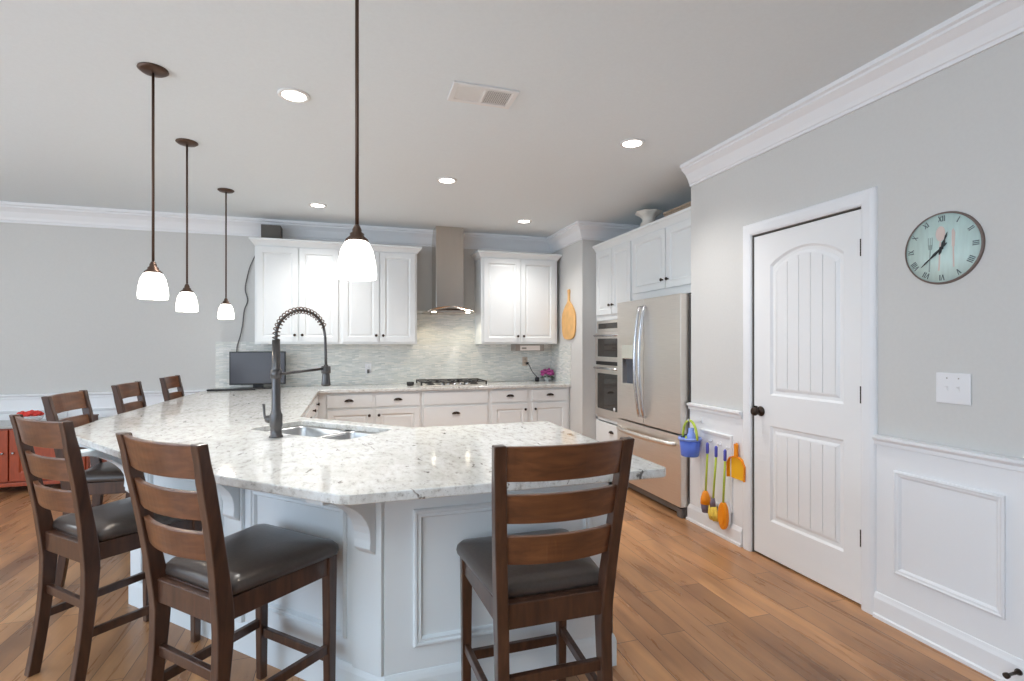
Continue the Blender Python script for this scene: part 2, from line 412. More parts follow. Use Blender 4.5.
# ------------------------------------------------------------------ pantry door
# casing
CAS = [(0, 0), (0, .012), (.012, .018), (.05, .020), (.066, .016), (.074, .010), (.078, 0)]
to = lambda u, v, h: (XR - h, u, v)
o = MB().sweep([(2.768, 0), (2.768, 2.092), (1.998, 2.092), (1.998, 0)], CAS, to, side=-1).build('trim_17', M_trim)
struct(o, 'white casing around the pantry door', 'door casing')
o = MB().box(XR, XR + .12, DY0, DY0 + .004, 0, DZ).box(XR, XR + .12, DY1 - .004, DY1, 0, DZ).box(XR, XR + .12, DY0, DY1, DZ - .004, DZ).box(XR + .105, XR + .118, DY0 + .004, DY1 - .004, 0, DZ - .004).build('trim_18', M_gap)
struct(o, 'pantry door jamb with its shade put into the grey colour', 'door jamb')
door = thing('door_1', 'white two-panel arch-top pantry door', 'door', (XR + .008, 2.003, .012)); door['kind'] = 'structure'
DW, DH = .757, 2.066
tod = lambda u, v, h: (h, u, v)          # local: u along +Y from hinge side, v up, h into wall (+X)
def archloop(u0, u1, v0, v1, rise, inset=0, n=14):
    a, c, lo, hi = u0 + inset, u1 - inset, v0 + inset, v1 - inset
    L = [(a, lo), (c, lo)]
    for i in range(n + 1):
        q = i / n; L.append((c + (a - c) * q, hi + rise * math.sin(PI * q) ** .8 if rise else hi))
    return L
pu0, pu1 = .112, .622
UP = (pu0, pu1, 1.035, 1.862, .085); LO = (pu0, pu1, .235, .842, 0)
b = MB(); b.plate([[(0, 0), (DW, 0), (DW, DH), (0, DH)], archloop(*UP), archloop(*LO)], tod, 0, .022)
b.box(.022, .034, 0, DW, 0, DH)
b.build('door_slab', M_white, door)
for nm, L in (('upper_panel', UP), ('lower_panel', LO)):
    b = MB()
    b.rings([[tod(u, v, h) for u, v in archloop(*L, inset=i)] for i, h in ((0, 0.0005), (.012, .012), (.03, .013), (.042, .006), (.05, .004))], cap=False, smooth=False)
    a, c = L[0] + .05, L[1] - .05; n = 5; w = (c - a) / n
    for i in range(n):
        q0, q1 = a + w * i + .0022, a + w * (i + 1) - .0022
        top = lambda u: L[3] - .05 + (L[4] * math.sin(PI * (c - u) / (c - a)) ** .8 if L[4] and 0 < (c - u) / (c - a) < 1 else 0)
        b.prism([(q0, L[2] + .05), (q1, L[2] + .05)] + [(q1 + (q0 - q1) * j / 4, top(q1 + (q0 - q1) * j / 4)) for j in range(5)], tod, .004, .02)
    b.prism([(u, v) for u, v in archloop(*L, inset=.045)], tod, .0085, .021)
    b.build(nm, M_white, door)
kb = MB(); kb.lathe([(.0, 0), (.031, 0), (.033, -.004), (.028, -.008), (.013, -.012), (.011, -.03), (.016, -.036), (.024, -.042), (.0275, -.052), (.024, -.064), (.014, -.070), (0, -.071)], (0, DW - .06, .925), 'x')
kb.build('door_knob', M_bronze, door)['label'] = 'dark bronze round door knob'
MB().box(-.004, .0, DW - .03, DW - .0, .90, .955).build('latch_plate', M_bronze, door)
for z in (1.865, 1.095, .345):
    hb = MB(); hb.box(-.003, .001, .001, .016, z - .045, z + .045); hb.tube([(-.006, -.001, z - .047), (-.006, -.001, z + .047)], .006, 8)
    hb.build('hinge', M_bronze, door)['label'] = 'dark bronze hinge'

# ------------------------------------------------------------------ cabinet builders (local: x right, y into wall, z up, face at y=0)
def knob_mb(c):
    return MB().lathe([(0, 0), (.008, 0), (.006, -.008), (.007, -.013), (.0135, -.018), (.0155, -.024), (.011, -.029), (0, -.030)], c, 'y', 14)
def pull_mb(c):
    b = MB(); n = 12
    R = []
    for j in range(7):
        a = PI / 2 * j / 6
        R.append([(c[0] + .046 * math.cos(PI * i / n) * math.cos(a * .9), c[1] - .024 * math.sin(a) - .001, c[2] - .012 + .027 * math.sin(PI * i / n) * math.cos(a * .75)) for i in range(n + 1)])
    b.rings(R, closed=False, cap=False)
    b.box(c[0] - .047, c[0] + .047, c[1] - .004, c[1], c[2] - .014, c[2] - .008)
    return b
def panel_mb(x0, x1, z0, z1, fr=.058, t=.02, raised=True):
    toF = lambda u, v, h: (u, -h, v)
    b = MB(); rect = lambda i: [(x0 + i, z0 + i), (x1 - i, z0 + i), (x1 - i, z1 - i), (x0 + i, z1 - i)]
    if fr and (x1 - x0) > 2.6 * fr and (z1 - z0) > 2.6 * fr:
        b.plate([rect(0), rect(fr)], toF, 0, t)
        prof = [(fr, t), (fr + .006, t - .004), (fr + .010, t - .010)] + ([(fr + .016, t - .011), (fr + .034, t - .0055)] if raised else [])
        b.rings([[toF(u, v, h) for u, v in rect(i)] for i, h in prof], cap=False, smooth=False)
        i, h = prof[-1]; b.f([b.v(toF(u, v, h)) for u, v in rect(i)])
    else:
        b.box(x0, x1, -t, 0, z0, z1)
    return b
def door_part(par, x0, x1, z0, z1, knob=None, fr=.058):
    d = panel_mb(x0, x1, z0, z1, fr).build('door', M_cab, par, .0022)
    if knob: knob_mb((knob[0], -.02, knob[1])).build('knob', M_bronze, d)['label'] = 'small dark round knob'
    return d
def drawer_part(par, x0, x1, z0, z1, pull=None, knob=None, fr=0):
    d = panel_mb(x0, x1, z0, z1, fr).build('drawer', M_cab, par, .003)
    if pull: pull_mb((pull[0], -.02, pull[1])).build('cup_pull', M_bronze, d)['label'] = 'dark bronze cup pull'
    if knob: knob_mb((knob[0], -.02, knob[1])).build('knob', M_bronze, d)['label'] = 'small dark round knob'
    return d
CCR = [(0, 0), (.006, 0), (.012, .012), (.035, .045), (.042, .05), (.050, .056), (.050, .076), (0, .076)]

def upper(name, label, loc, w, z0, z1, depth, doors, rz=0, ends=(0, 0), kn=.075, group=None):
    t = thing(name, label, 'cabinet', loc, rz, group)
    b = MB(); b.box(0, w, 0.0, depth, z0, z1)
    b.build('carcass', M_cab, t, .0015)
    n = len(doors)
    for i, (a, c) in enumerate(doors):
        kx = c - .032 if i % 2 == 0 else a + .032
        door_part(t, a, c, z0 + .022, z1 - .012, (kx, z0 + .022 + kn))
    path = ([(0, depth)] if ends[0] else []) + [(0, 0), (w, 0)] + ([(w, depth)] if ends[1] else [])
    MB().sweep(path, CCR, lambda u, v, h: (u, v, z1 - .002 + h), side=-1).build('crown_moulding', M_cab, t)
    return t
YU = 6.01
UG = 'white wall cabinets on the back wall'
upper('wall_cabinet', 'white two-door wall cabinet at the left end, above the television', (-.974, YU, 0), .862, 1.375, 2.425, .328, [(.022, .427), (.439, .84)], ends=(1, 0), group=UG)
upper('wall_cabinet', 'white two-door wall cabinet just left of the range hood', (-.112, YU, 0), .842, 1.375, 2.425, .328, [(.022, .415), (.427, .82)], ends=(0, 1), group=UG)
upper('wall_cabinet', 'white two-door wall cabinet right of the range hood, beside the stub wall', (1.495, YU, 0), .985, 1.375, 2.425, .328, [(.03, .487), (.499, .955)], ends=(1, 1), group=UG)
XC = 2.71
# tall oven cabinet (local x runs towards the camera)
t = thing('oven_cabinet', 'tall white cabinet holding the double oven beside the stub wall', 'cabinet', (XC, YS - .004, 0), -PI / 2)
w = .80
b = MB(); b.box(0, w, .03, .66, .1, .49); b.box(0, w, 0, .66, 1.64, 2.43); b.box(0, .04, 0, .66, .1, 1.64); b.box(w - .03, w, 0, .66, .1, 1.64); b.box(0, w, 0, .03, .1, .26); b.box(0, w, 0, .03, .515, .545); b.box(.02, w - .02, .06, .1, 0, .1)
b.box(.04, w - .03, .45, .47, .5, 1.64)
b.build('carcass', M_cab, t)
door_part(t, .03, .398, 1.70, 2.415, (.366, 1.80))
door_part(t, .408, .785, 1.70, 2.415, (.44, 1.80))
drawer_part(t, .03, .77, .27, .505, pull=(.40, .42))
MB().sweep([(0, 0), (w, 0)], CCR, lambda u, v, h: (u, v, 2.428 + h), side=-1).build('crown_moulding', M_cab, t)
# fridge cabinet
t = thing('wall_cabinet', 'deep white two-door cabinet over the refrigerator', 'cabinet', (XC, 4.578, 0), -PI / 2)
w = 1.162
MB().box(0, w, 0, .66, 1.803, 2.43).build('carcass', M_cab, t, .0015)
door_part(t, .03, .59, 1.875, 2.415, (.50 + .055, 1.955)); door_part(t, .602, 1.14, 1.875, 2.415, (.637, 1.955))
MB().sweep([(0, 0), (w, 0)], CCR, lambda u, v, h: (u, v, 2.428 + h), side=-1).build('crown_moulding', M_cab, t)
# base cabinets on the back wall
YC = 5.74; CT = .895; CTH = .034
def base(label, x0, x1):
    t = thing('base_cabinet', label, 'cabinet', (x0, YC, 0), 0, 'white base cabinets on the back wall'); w = x1 - x0
    MB().box(0, w, 0, .585, .1, CT - CTH - .001).box(.01, w - .01, .07, .5, 0, .1).build('carcass', M_cab, t)
    return t, w
t, w = base('white base cabinet with two drawers and two doors left of the cooktop', -.346, .745)
drawer_part(t, .106, .566, .70, .835, pull=(.326, .775)); drawer_part(t, .601, 1.071, .70, .835, pull=(.836, .775))
door_part(t, .106, .566, .12, .675, (.534, .61)); door_part(t, .601, 1.071, .12, .675, (.633, .61))
t, w = base('white base cabinet with wide pot drawers below the cooktop', .747, 1.52)
drawer_part(t, .02, .75, .70, .835); drawer_part(t, .02, .75, .41, .675, pull=(.385, .60)); drawer_part(t, .02, .75, .12, .385, pull=(.385, .31))
t, w = base('white base cabinet with two drawers and two doors right of the cooktop', 1.522, 2.53)
drawer_part(t, .03, .465, .70, .835, pull=(.25, .775)); drawer_part(t, .525, .975, .70, .835, pull=(.75, .775))
door_part(t, .03, .465, .12, .675, (.433, .61)); door_part(t, .525, .975, .12, .675, (.557, .61))

# ------------------------------------------------------------------ peninsula base
isl = thing('peninsula_base', 'white panelled peninsula base under the granite, with brackets and mouldings', 'kitchen island', (0, 0, 0))
A_, A2, A3, B_, C_, D_ = (-.975, 6.33), (-.975, 3.34), (-1.11, 3.34), (-1.11, 3.20), (.12, 1.97), (1.07, 1.97)
E_, F_, G_, H_ = (1.07, 2.945), (.327, 2.945), (-.347, 3.619), (-.347, 5.735)
ring = [A_, A2, A3, B_, C_, D_, E_, F_, G_, H_]
TOPZ = CT - CTH - .001
b = MB()
def wall_panel(b, p, q, z0, z1, th=.02):           # inside is on the left of p->q
    p, q = Vector(p), Vector(q); d = (q - p).normalized(); n = Vector((-d.y, d.x)) * th
    b.prism([tuple(p), tuple(q), tuple(q + n), tuple(p + n)], XY, z0, z1)
for p, q in zip(ring, ring[1:]): wall_panel(b, p, q, .0, TOPZ)
b.build('body', M_isl, isl)
BB = [(0, 0), (.012, 0), (.012, .105), (.008, .12), (.003, .132), (0, .134)]
MB().sweep([A_, A2, A3, B_, C_, D_, E_], BB, XY, side=-1).build('base_moulding', M_isl, isl)
FR = [(0, 0), (.010, 0), (.010, .03), (.004, .036), (0, .04)]
MB().sweep([A_, A2, A3, B_, C_, D_, E_], FR, lambda u, v, h: (u, v, TOPZ - .04 + h), side=-1).build('top_moulding', M_isl, isl)
def face_to(p, q):
    p, q = Vector(p), Vector(q); d = (q - p).normalized(); n = Vector((d.y, -d.x))
    return (lambda u, v, h: (p.x + d.x * u + n.x * h, p.y + d.y * u + n.y * h, v)), (q - p).length
PM2 = [(0, 0), (0, .009), (.006, .016), (.013, .016), (.018, .010), (.028, .012), (.034, .004), (.036, 0)]
def ipanel(p, q, u0, u1, z0=.225, z1=.745):
    to, L = face_to(p, q)
    MB().sweep([(u0, z0), (u1, z0), (u1, z1), (u0, z1)], PM2, to, closed=True, side=1).build('panel_moulding', M_isl, isl)
ipanel(C_, D_, .105, .845)
to, L = face_to(B_, C_)
ipanel(B_, C_, .17, .78); ipanel(B_, C_, .98, 1.55)
tl, LL = face_to(A3, B_)
for u0 in (.3, 1.05, 1.8): ipanel(A_, A2, u0, u0 + .62)
def pilaster(to, u0, u1): MB().prism([(u0, .134), (u1, .134), (u1, TOPZ - .04), (u0, TOPZ - .04)], to, 0, .016).build('pilaster', M_isl, isl, .003)
pilaster(to, .02, .12); pilaster(to, .83, .93); pilaster(to, L - .15, L - .003)
def corbel(to, u, w=.08, dep=.25, hgt=.275):
    z1 = TOPZ - .0005
    P = [(0, z1), (dep, z1), (dep, z1 - .022)]
    for i in range(1, 13):
        a = i / 12; P.append((.03 + (dep - .03) * (1 - math.sin(a * PI / 2)) ** 1.0 + .010 * math.sin(a * 2 * PI), z1 - .022 - (hgt - .052) * (1 - math.cos(a * PI / 2))))
    P += [(.022, z1 - hgt + .02), (0, z1 - hgt)]
    toc = lambda a, v, h: to(u + h, v, a + .0165)
    MB().prism(P, toc, -w / 2, w / 2).build('corbel', M_isl, isl, .003)
corbel(to, .07); corbel(to, .88); corbel(to, L - .07)
corbel(tl, .07)
# kitchen-side drawer fronts with knobs
to, L = face_to(G_, H_)
for i in range(4):
    m = Matrix(((0, -1, 0, G_[0]), (1, 0, 0, G_[1] + .03 + i * .52), (0, 0, 1, 0), (0, 0, 0, 1)))
    bb = panel_mb(0, .50, .70, .835, 0); bb.bm.transform(m); dr = bb.build('drawer', M_cab, isl, .003)
    kk = knob_mb((.25, -.02, .775)); kk.bm.transform(m); kk.build('knob', M_bronze, dr)
    bb = panel_mb(0, .50, .12, .675); bb.bm.transform(m); bb.build('door', M_cab, isl, .002)

# ------------------------------------------------------------------ countertop
SINKC = Vector((-.163, 3.076)); su = Vector((1, -1)).normalized(); sv = Vector((1, 1)).normalized()
def srect(hw, hh, r, n=5):
    L = []
    for cx, cy, a0 in ((hw - r, hh - r, 0), (-hw + r, hh - r, PI / 2), (-hw + r, -hh + r, PI), (hw - r, -hh + r, 1.5 * PI)):
        L += arc(cx, cy, r, a0, a0 + PI / 2, n)
    return L
tosink = lambda p: tuple(SINKC + su * p[0] + sv * p[1])
outer = [(-1.43, 6.328), (-1.47, 5.4), (-1.50, 4.6), (-1.52, 3.98), (-1.505, 3.46), (-1.47, 3.36), (-1.245, 3.055), (-.936, 2.64), (-.447, 2.085), (-.035, 1.712), (-.005, 1.70), (1.145, 1.70), (1.165, 1.72), (1.165, 2.955), (1.145, 2.975),
         (.34, 2.975), (-.32, 3.64), (-.32, 5.69), (2.531, 5.69), (2.531, 6.328)]
ct = MB().plate([outer, [tosink(p) for p in srect(.375, .19, .06)]], XY, CT - CTH, CT).build('countertop', M_gran, None, .005, 3)
tag(ct, 'polished white speckled granite countertop running from the peninsula along the back wall', 'countertop')

# sink
sk = thing('kitchen_sink', 'stainless double-bowl undermount sink set into the granite peninsula', 'sink', (SINKC.x, SINKC.y, CT - CTH), -PI / 4)
def bowl(x0, x1, y0, y1, dep):
    b = MB(); cx, cy = (x0 + x1) / 2, (y0 + y1) / 2; hw, hh = (x1 - x0) / 2, (y1 - y0) / 2
    R = []
    for i, z, r in ((-.012, -.001, .06), (0, -.001, .055), (.004, -.01, .05), (.012, -dep + .03, .05), (.03, -dep + .006, .045), (.06, -dep, .04)):
        R.append([(cx + p[0], cy + p[1], z) for p in srect(hw - i, hh - i, r)])
    b.rings(R, cap=False); b.f([b.v((cx + p[0], cy + p[1], -dep)) for p in srect(hw - .06, hh - .06, .04)])
    return b
o = bowl(-.372, .012, -.187, .187, .20).build('large_bowl', M_sink, sk)
MB().lathe([(0, .002), (.04, .002), (.045, .0), (.045, -.004), (0, -.004)], (-.18, 0, -.197)).build('drain', M_chrome, o)
o = bowl(.040, .372, -.187, .187, .17).build('small_bowl', M_sink, sk)
MB().lathe([(0, .002), (.04, .002), (.045, .0), (.045, -.004), (0, -.004)], (.205, 0, -.167)).build('drain', M_chrome, o)
MB().box(.006, .046, -.19, .19, -.020, -.012).build('divider', M_chrome, sk, .004)

# faucet, local +x runs over the sink
fa = thing('kitchen_faucet', 'tall dark spring-neck faucet beside the sink', 'faucet', (-.367, 2.879, CT), PI / 4)
MB().lathe([(0, 0), (.034, 0), (.034, .006), (.027, .012), (.027, .05), (.031, .06), (.031, .115), (.026, .125), (.022, .14), (.021, .30), (.019, .50), (0, .50)]).build('body', M_faucet, fa)
R_ = .162; zc = .515
path = [(0, 0, .48), (0, 0, zc)] + [(R_ - R_ * math.cos(PI * .86 * i / 20), 0, zc + .145 * math.sin(PI * .86 * i / 20) / 1.0) for i in range(1, 21)]
P = [Vector(p) for p in path]
MB().tube(path, .0075, 10).build('hose', M_faucet, fa)
# spring coil round the hose
seglen = [0]
for a, c in zip(P, P[1:]): seglen.append(seglen[-1] + (c - a).length)
def along(s):
    for i in range(len(P) - 1):
        if s <= seglen[i + 1] or i == len(P) - 2:
            q = (s - seglen[i]) / (seglen[i + 1] - seglen[i]); return P[i].lerp(P[i + 1], q), (P[i + 1] - P[i]).normalized()
coil = []; turns = 21; N = turns * 10; tot = seglen[-1]
for i in range(N + 1):
    s = tot * i / N; p, tg = along(s); ny = Vector((0, 1, 0)); nx = ny.cross(tg)
    a = 2 * PI * turns * i / N; coil.append(tuple(p + (nx * math.cos(a) + ny * math.sin(a)) * .0170))
MB().tube(coil, .0028, 5).build('spring', M_bronze2, fa)
xe, ze = P[-1].x, P[-1].z
MB().tube([(xe, 0, ze), (xe + .012, 0, ze - .06), (xe + .016, 0, ze - .16), (xe + .018, 0, .345)], .0075, 8).build('lower_hose', M_faucet, fa)
xh = xe + .018
MB().lathe([(0, .36), (.012, .36), (.014, .33), (.02, .31), (.024, .26), (.026, .245), (.021, .238), (0, .236)], (xh, 0, 0)).build('spray_head', M_faucet, fa)
b = MB(); b.tube([(.015, 0, .322), (xh - .02, 0, .338)], .0075, 8); b.lathe([(.021, .31), (.026, .312), (.026, .35), (.021, .352)], (xh, 0, 0), cap=False); b.lathe([(.019, .30), (.026, .302), (.026, .345), (.019, .347)], cap=False)
b.build('support_arm', M_faucet, fa)
h = MB(); h.lathe([(0, .02), (.021, .02), (.021, .062), (.016, .068), (0, .068)], (0, 0, .088), 'y', 14); h.tube([(0, .056, .088), (0, .085, .092), (0, .092, .12), (0, .096, .165)], [.008, .0075, .006, .0075], 8)
h.build('handle', M_faucet, fa)

# ------------------------------------------------------------------ counter stools
ST_Z = .585
def stool(label, loc, rz):
    t = thing('counter_stool', label, 'stool', (loc[0], loc[1], 0), rz, 'counter stools around the peninsula')
    HT = 1.082
    def post_y(z):                                   # curve of the rear post
        if z > .50: q = (z - .50) / (HT - .50); return -.2 - .095 * q ** 1.25
        q = (.50 - z) / .50; return -.2 - .055 * q ** 1.6
    def post_x(z): return .172 + .034 * max(0, (z - .5) / (HT - .5))
    for sgn, nm in ((-1, 'rear_post'), (1, 'rear_post')):
        b = MB(); R = []
        for i in range(19):
            z = HT * i / 18; y = post_y(z); x = sgn * post_x(z)
            hw = .0185; hd = .021 + .007 * math.exp(-((z - .54) / .16) ** 2) - .004 * (z > 1.0)
            R.append([(x - hw, y - hd, z), (x + hw, y - hd, z), (x + hw, y + hd, z), (x - hw, y + hd, z)])
        b.rings(R, smooth=False); b.build(nm, M_walnut, t, .004)
    for sgn in (-1, 1):
        b = MB(); R = []
        for z, w in ((0, .0155), (.3, .018), (.58, .0205)):
            R.append([(sgn * .194 - w, .2 - w, z), (sgn * .194 + w, .2 - w, z), (sgn * .194 + w, .2 + w, z), (sgn * .194 - w, .2 + w, z)])
        b.rings(R, smooth=False); b.build('front_leg', M_walnut, t, .004)
    b = MB()
    b.bar((-.16, -.203, .543), (.16, -.203, .543), .028, .078); b.bar((-.17, .2, .545), (.17, .2, .545), .022, .07)
    for sgn in (-1, 1): b.bar((sgn * .173, -.19, .545), (sgn * .195, .19, .545), .022, .07)
    b.prism([(-.165, -.192), (.165, -.192), (.18, .192), (-.18, .192)], XY, .562, ST_Z - .001)
    b.build('seat_frame', M_walnut, t, .003)
    b = MB(); b.bar((-.16, -.205, .34), (.16, -.205, .34), .02, .036); b.build('rear_stretcher', M_walnut, t, .003)
    b = MB(); b.bar((-.172, .2, .195), (.172, .2, .195), .02, .036); b.build('front_stretcher', M_walnut, t, .003)
    for sgn in (-1, 1):
        b = MB(); b.bar((sgn * .173, -.215, .232), (sgn * .194, .19, .232), .02, .034); b.build('side_stretcher', M_walnut, t, .003)
    # ladder slats, bowed backwards
    for z0, z1 in ((.972, 1.078), (.842, .932), (.712, .802)):
        b = MB(); n = 14; R = []
        for i in range(n + 1):
            q = -1 + 2 * i / n; bow = -.032 * (1 - q * q); ring = []
            for z, dy in ((z0, -.009), (z1, -.009), (z1, .009), (z0, .009)):
                ring.append((q * (post_x(z) - .012), post_y(z) + bow + dy, z))
            R.append(ring)
        b.rings(R, smooth=False)
        o = b.build('slat', M_slat, t, .003)
        for f in o.data.polygons: f.use_smooth = False
    # seat cushion, slightly domed
    b = MB(); R = []
    def outline(i, n=7):
        L = []; yb, yf, wb, wf, r = -.192 + i, .232 - i, .192 - i, .232 - i, .035
        for cx, cy, a0 in ((wf - r, yf - r, 0), (-wf + r, yf - r, PI / 2), (-wb + r, yb + r, PI), (wb - r, yb + r, 1.5 * PI)): L += arc(cx, cy, r, a0, a0 + PI / 2, n)
        return L
    for i, z in ((.014, ST_Z - .004), (.003, ST_Z + .002), (0, ST_Z + .014), (.003, ST_Z + .030), (.014, ST_Z + .043), (.05, ST_Z + .053), (.10, ST_Z + .057), (.14, ST_Z + .058)):
        if i < .1: R.append([(x, y, z) for x, y in outline(i)])
        else: R.append([(x * (1 - i / .20), .027 + (y - .027) * (1 - i / .20), z) for x, y in outline(.0)])
    b.rings(R); b.build('seat', M_leather, t)
    return t
st = stool('dark wooden ladder-back stool facing away at the front of the peninsula, nearest the pantry door', (.609, 1.703), 0)
SL = [('dark wooden stool at the angled side nearest the corner bracket, leather seat in full view', (-.356, 2.045), -.79),
      ('dark wooden stool at left of the angled side, overlapped by the stool beside it', (-.964, 2.696), -.775),
      ('dark wooden stool on the long left side, first past the corner, near the cherry sideboard', (-1.32, 3.70), -PI / 2),
      ('dark wooden stool on the long left side, second past the corner, middle of three', (-1.30, 4.51), -PI / 2),
      ('dark wooden stool furthest away on the long left side, nearest the television', (-1.262, 5.34), -PI / 2)]
for lab, l, r in SL:
    c = copy_tree(st); c.location = (l[0], l[1], 0); c.rotation_euler = (0, 0, r); c['label'] = lab

# ------------------------------------------------------------------ pendants
SH_IN = [(.028, .0), (.042, -.010), (.055, -.036), (.063, -.076), (.0665, -.112), (.0645, -.135)]
def pendant(label, x, y, zb):
    t = thing('pendant_lamp', label, 'lamp', (x, y, CEIL), 0, 'pendants over the peninsula'); D = CEIL - zb
    MB().lathe([(0, 0), (.066, 0), (.068, -.006), (.055, -.016), (.018, -.022), (0, -.022)], n=28).build('canopy', M_bronze2, t)
    MB().tube([(0, 0, -.02), (0, 0, -D + .19)], .0065, 8).build('rod', M_bronze2, t)
    MB().lathe([(0, .05), (.009, .05), (.016, .034), (.016, .026), (.024, .02), (.024, .012), (.038, .0), (.040, -.006), (0, -.006)], (0, 0, -D + .138)).build('socket_cap', M_bronze2, t)
    prof = [(r, h) for r, h in SH_IN] + [(r - .004, h) for r, h in SH_IN[::-1]]
    b = MB(); b.lathe(prof, (0, 0, -D + .135), cap=False, n=32); b.build('shade', M_shade, t)
    l = lamp('pendant_bulb', 'POINT', (0, 0, -D + .06), 1.6, (1, .92, .82), shadow_soft_size=.04); l.parent = t
    return t
pendant('brown rod pendant lamp, leftmost and second nearest of the four', -.953, 3.015, 1.60)
pendant('brown rod pendant lamp with white shade, second furthest of the four', -1.074, 4.03, 1.597)
pendant('brown rod pendant lamp with smallest white shade, furthest back near the wall cabinet cord', -1.073, 5.178, 1.60)
pendant('brown rod pendant lamp nearest the camera, its white shade before the wall cabinets', .02, 1.88, 1.60)
# recessed lights
CL = ['recessed ceiling light nearest the front, right of the leftmost pendant', 'recessed ceiling light in the middle of the five', 'recessed ceiling light at the right, nearest the refrigerator',
      'recessed ceiling light at the back left, above the wall cabinets', 'recessed ceiling light at the back right, above the cabinet beside the stub wall']
for (x, y), lab in zip(CANS, CL):
    t = thing('recessed_light', lab, 'ceiling light', (x, y, CEIL), 0, 'recessed ceiling lights')
    MB().lathe([(.062, -.001), (.085, -.001), (.086, -.005), (.078, -.009), (.066, -.009), (.062, -.004)], cap=False, n=32).build('trim_ring', M_vent, t)
    MB().lathe([(0, -.0055), (.064, -.0055), (.064, -.001), (0, -.001)], n=32).build('lens', M_lens, t)
# air vent
t = thing('air_vent', 'white rectangular two-way air register in the ceiling', 'air vent', (.70, 2.775, CEIL))
MB().plate([[(-.182, -.105), (.182, -.105), (.182, .105), (-.182, .105)], [(-.152, -.075), (-.008, -.075), (-.008, .075), (-.152, .075)], [(.008, -.075), (.152, -.075), (.152, .075), (.008, .075)]], XY, -.012, -.0005).build('frame', M_vent, t, .003)
MB().box(-.17, .17, -.09, .09, -.0015, -.0005).build('throat', M_vdark, t)
for sg, nm in ((-1, 'louvers'), (1, 'louvers')):
    b = MB()
    for i in range(13):
        x = sg * (.0145 + i * .0112)
        b.bar((x, -.076, -.0065), (x, .076, -.0065), .0125, .0010, up=(-.42 * sg, 0, .9))
    b.build(nm, M_vent, t)

# ------------------------------------------------------------------ range hood, cooktop
t = thing('range_hood', 'stainless chimney range hood with curved canopy above the cooktop', 'range hood', (1.113, YB - .011, 0))
MB().box(-.164, .164, -.33, -.002, 1.80, CEIL - .001).build('chimney', M_steelh, t, .003)
b = MB(); n = 16
R = []
for y in (-.46, -.44, -.03):
    q = 1 if y > -.45 else .96; ring = []
    for i in range(n + 1):
        u = -1 + 2 * i / n; ring.append((u * .285 * q, y - .02 * (1 - u * u) * (y < -.1), 1.755 + .058 * (1 - u * u)))
    for i in range(n, -1, -1):
        u = -1 + 2 * i / n; ring.append((u * .285 * q, y - .02 * (1 - u * u) * (y < -.1), 1.742 + .045 * (1 - u * u)))
    R.append(ring)
b.rings(R); b.build('canopy', M_steelh, t)
MB().box(-.19, .19, -.40, -.02, 1.735, 1.775).build('filter_box', M_steelh, t, .004)
for x in (-.2, .2):
    MB().lathe([(0, 0), (.026, 0), (.026, .008), (0, .008)], (x, -.40, 1.742), n=16).build('hood_lamp', M_hoodlamp, t)
    l = lamp('hood_spot', 'SPOT', (x * .95, -.25, 1.725), 2.2, (1, .9, .7), spot_size=2.4, spot_blend=.7, shadow_soft_size=.03); l.parent = t
t = thing('gas_cooktop', 'stainless gas cooktop with black grates on the back counter', 'cooktop', (1.125, 6.0, CT))
MB().box(-.385, .385, -.245, .245, 0.0005, .014).build('tray', M_steel, t, .005)
for cx in (-.255, 0, .255):
    b = MB(); w, h = .118, .22
    for x in (-w, w): b.bar((cx + x, -h, .05), (cx + x, h, .05), .012, .012)
    for y in (-h, 0, h): b.bar((cx - w, y, .05), (cx + w, y, .05), .012, .012)
    b.bar((cx, -h, .05), (cx, h, .05), .010, .012)
    for x in (-w, w):
        for y in (-h, h): b.box(cx + x - .008, cx + x + .008, y - .008, y + .008, .0145, .056)
    b.build('grate', M_iron, t)
for cx, cy, r in ((-.255, -.11, .035), (-.255, .11, .028), (0, .02, .05), (.255, -.11, .035), (.255, .11, .028)):
    MB().lathe([(0, .014), (r + .012, .014), (r + .012, .02), (r, .022), (r, .032), (0, .034)], (cx, cy, 0), n=18).build('burner', M_iron, t)
for i in range(5):
    MB().lathe([(0, .014), (.019, .014), (.017, .036), (0, .038)], (-.14 + .07 * i, -.222, 0), n=16).build('control_knob', M_chrome, t)
o = MB().lathe([(0, 0), (.036, 0), (.042, .012), (.043, .042), (.038, .042), (.036, .014), (0, .012)], (.655, 6.02, CT), n=20).build('small_bowl', M_iron)
tag(o, 'small dark round dish on the counter just left of the cooktop', 'dish')

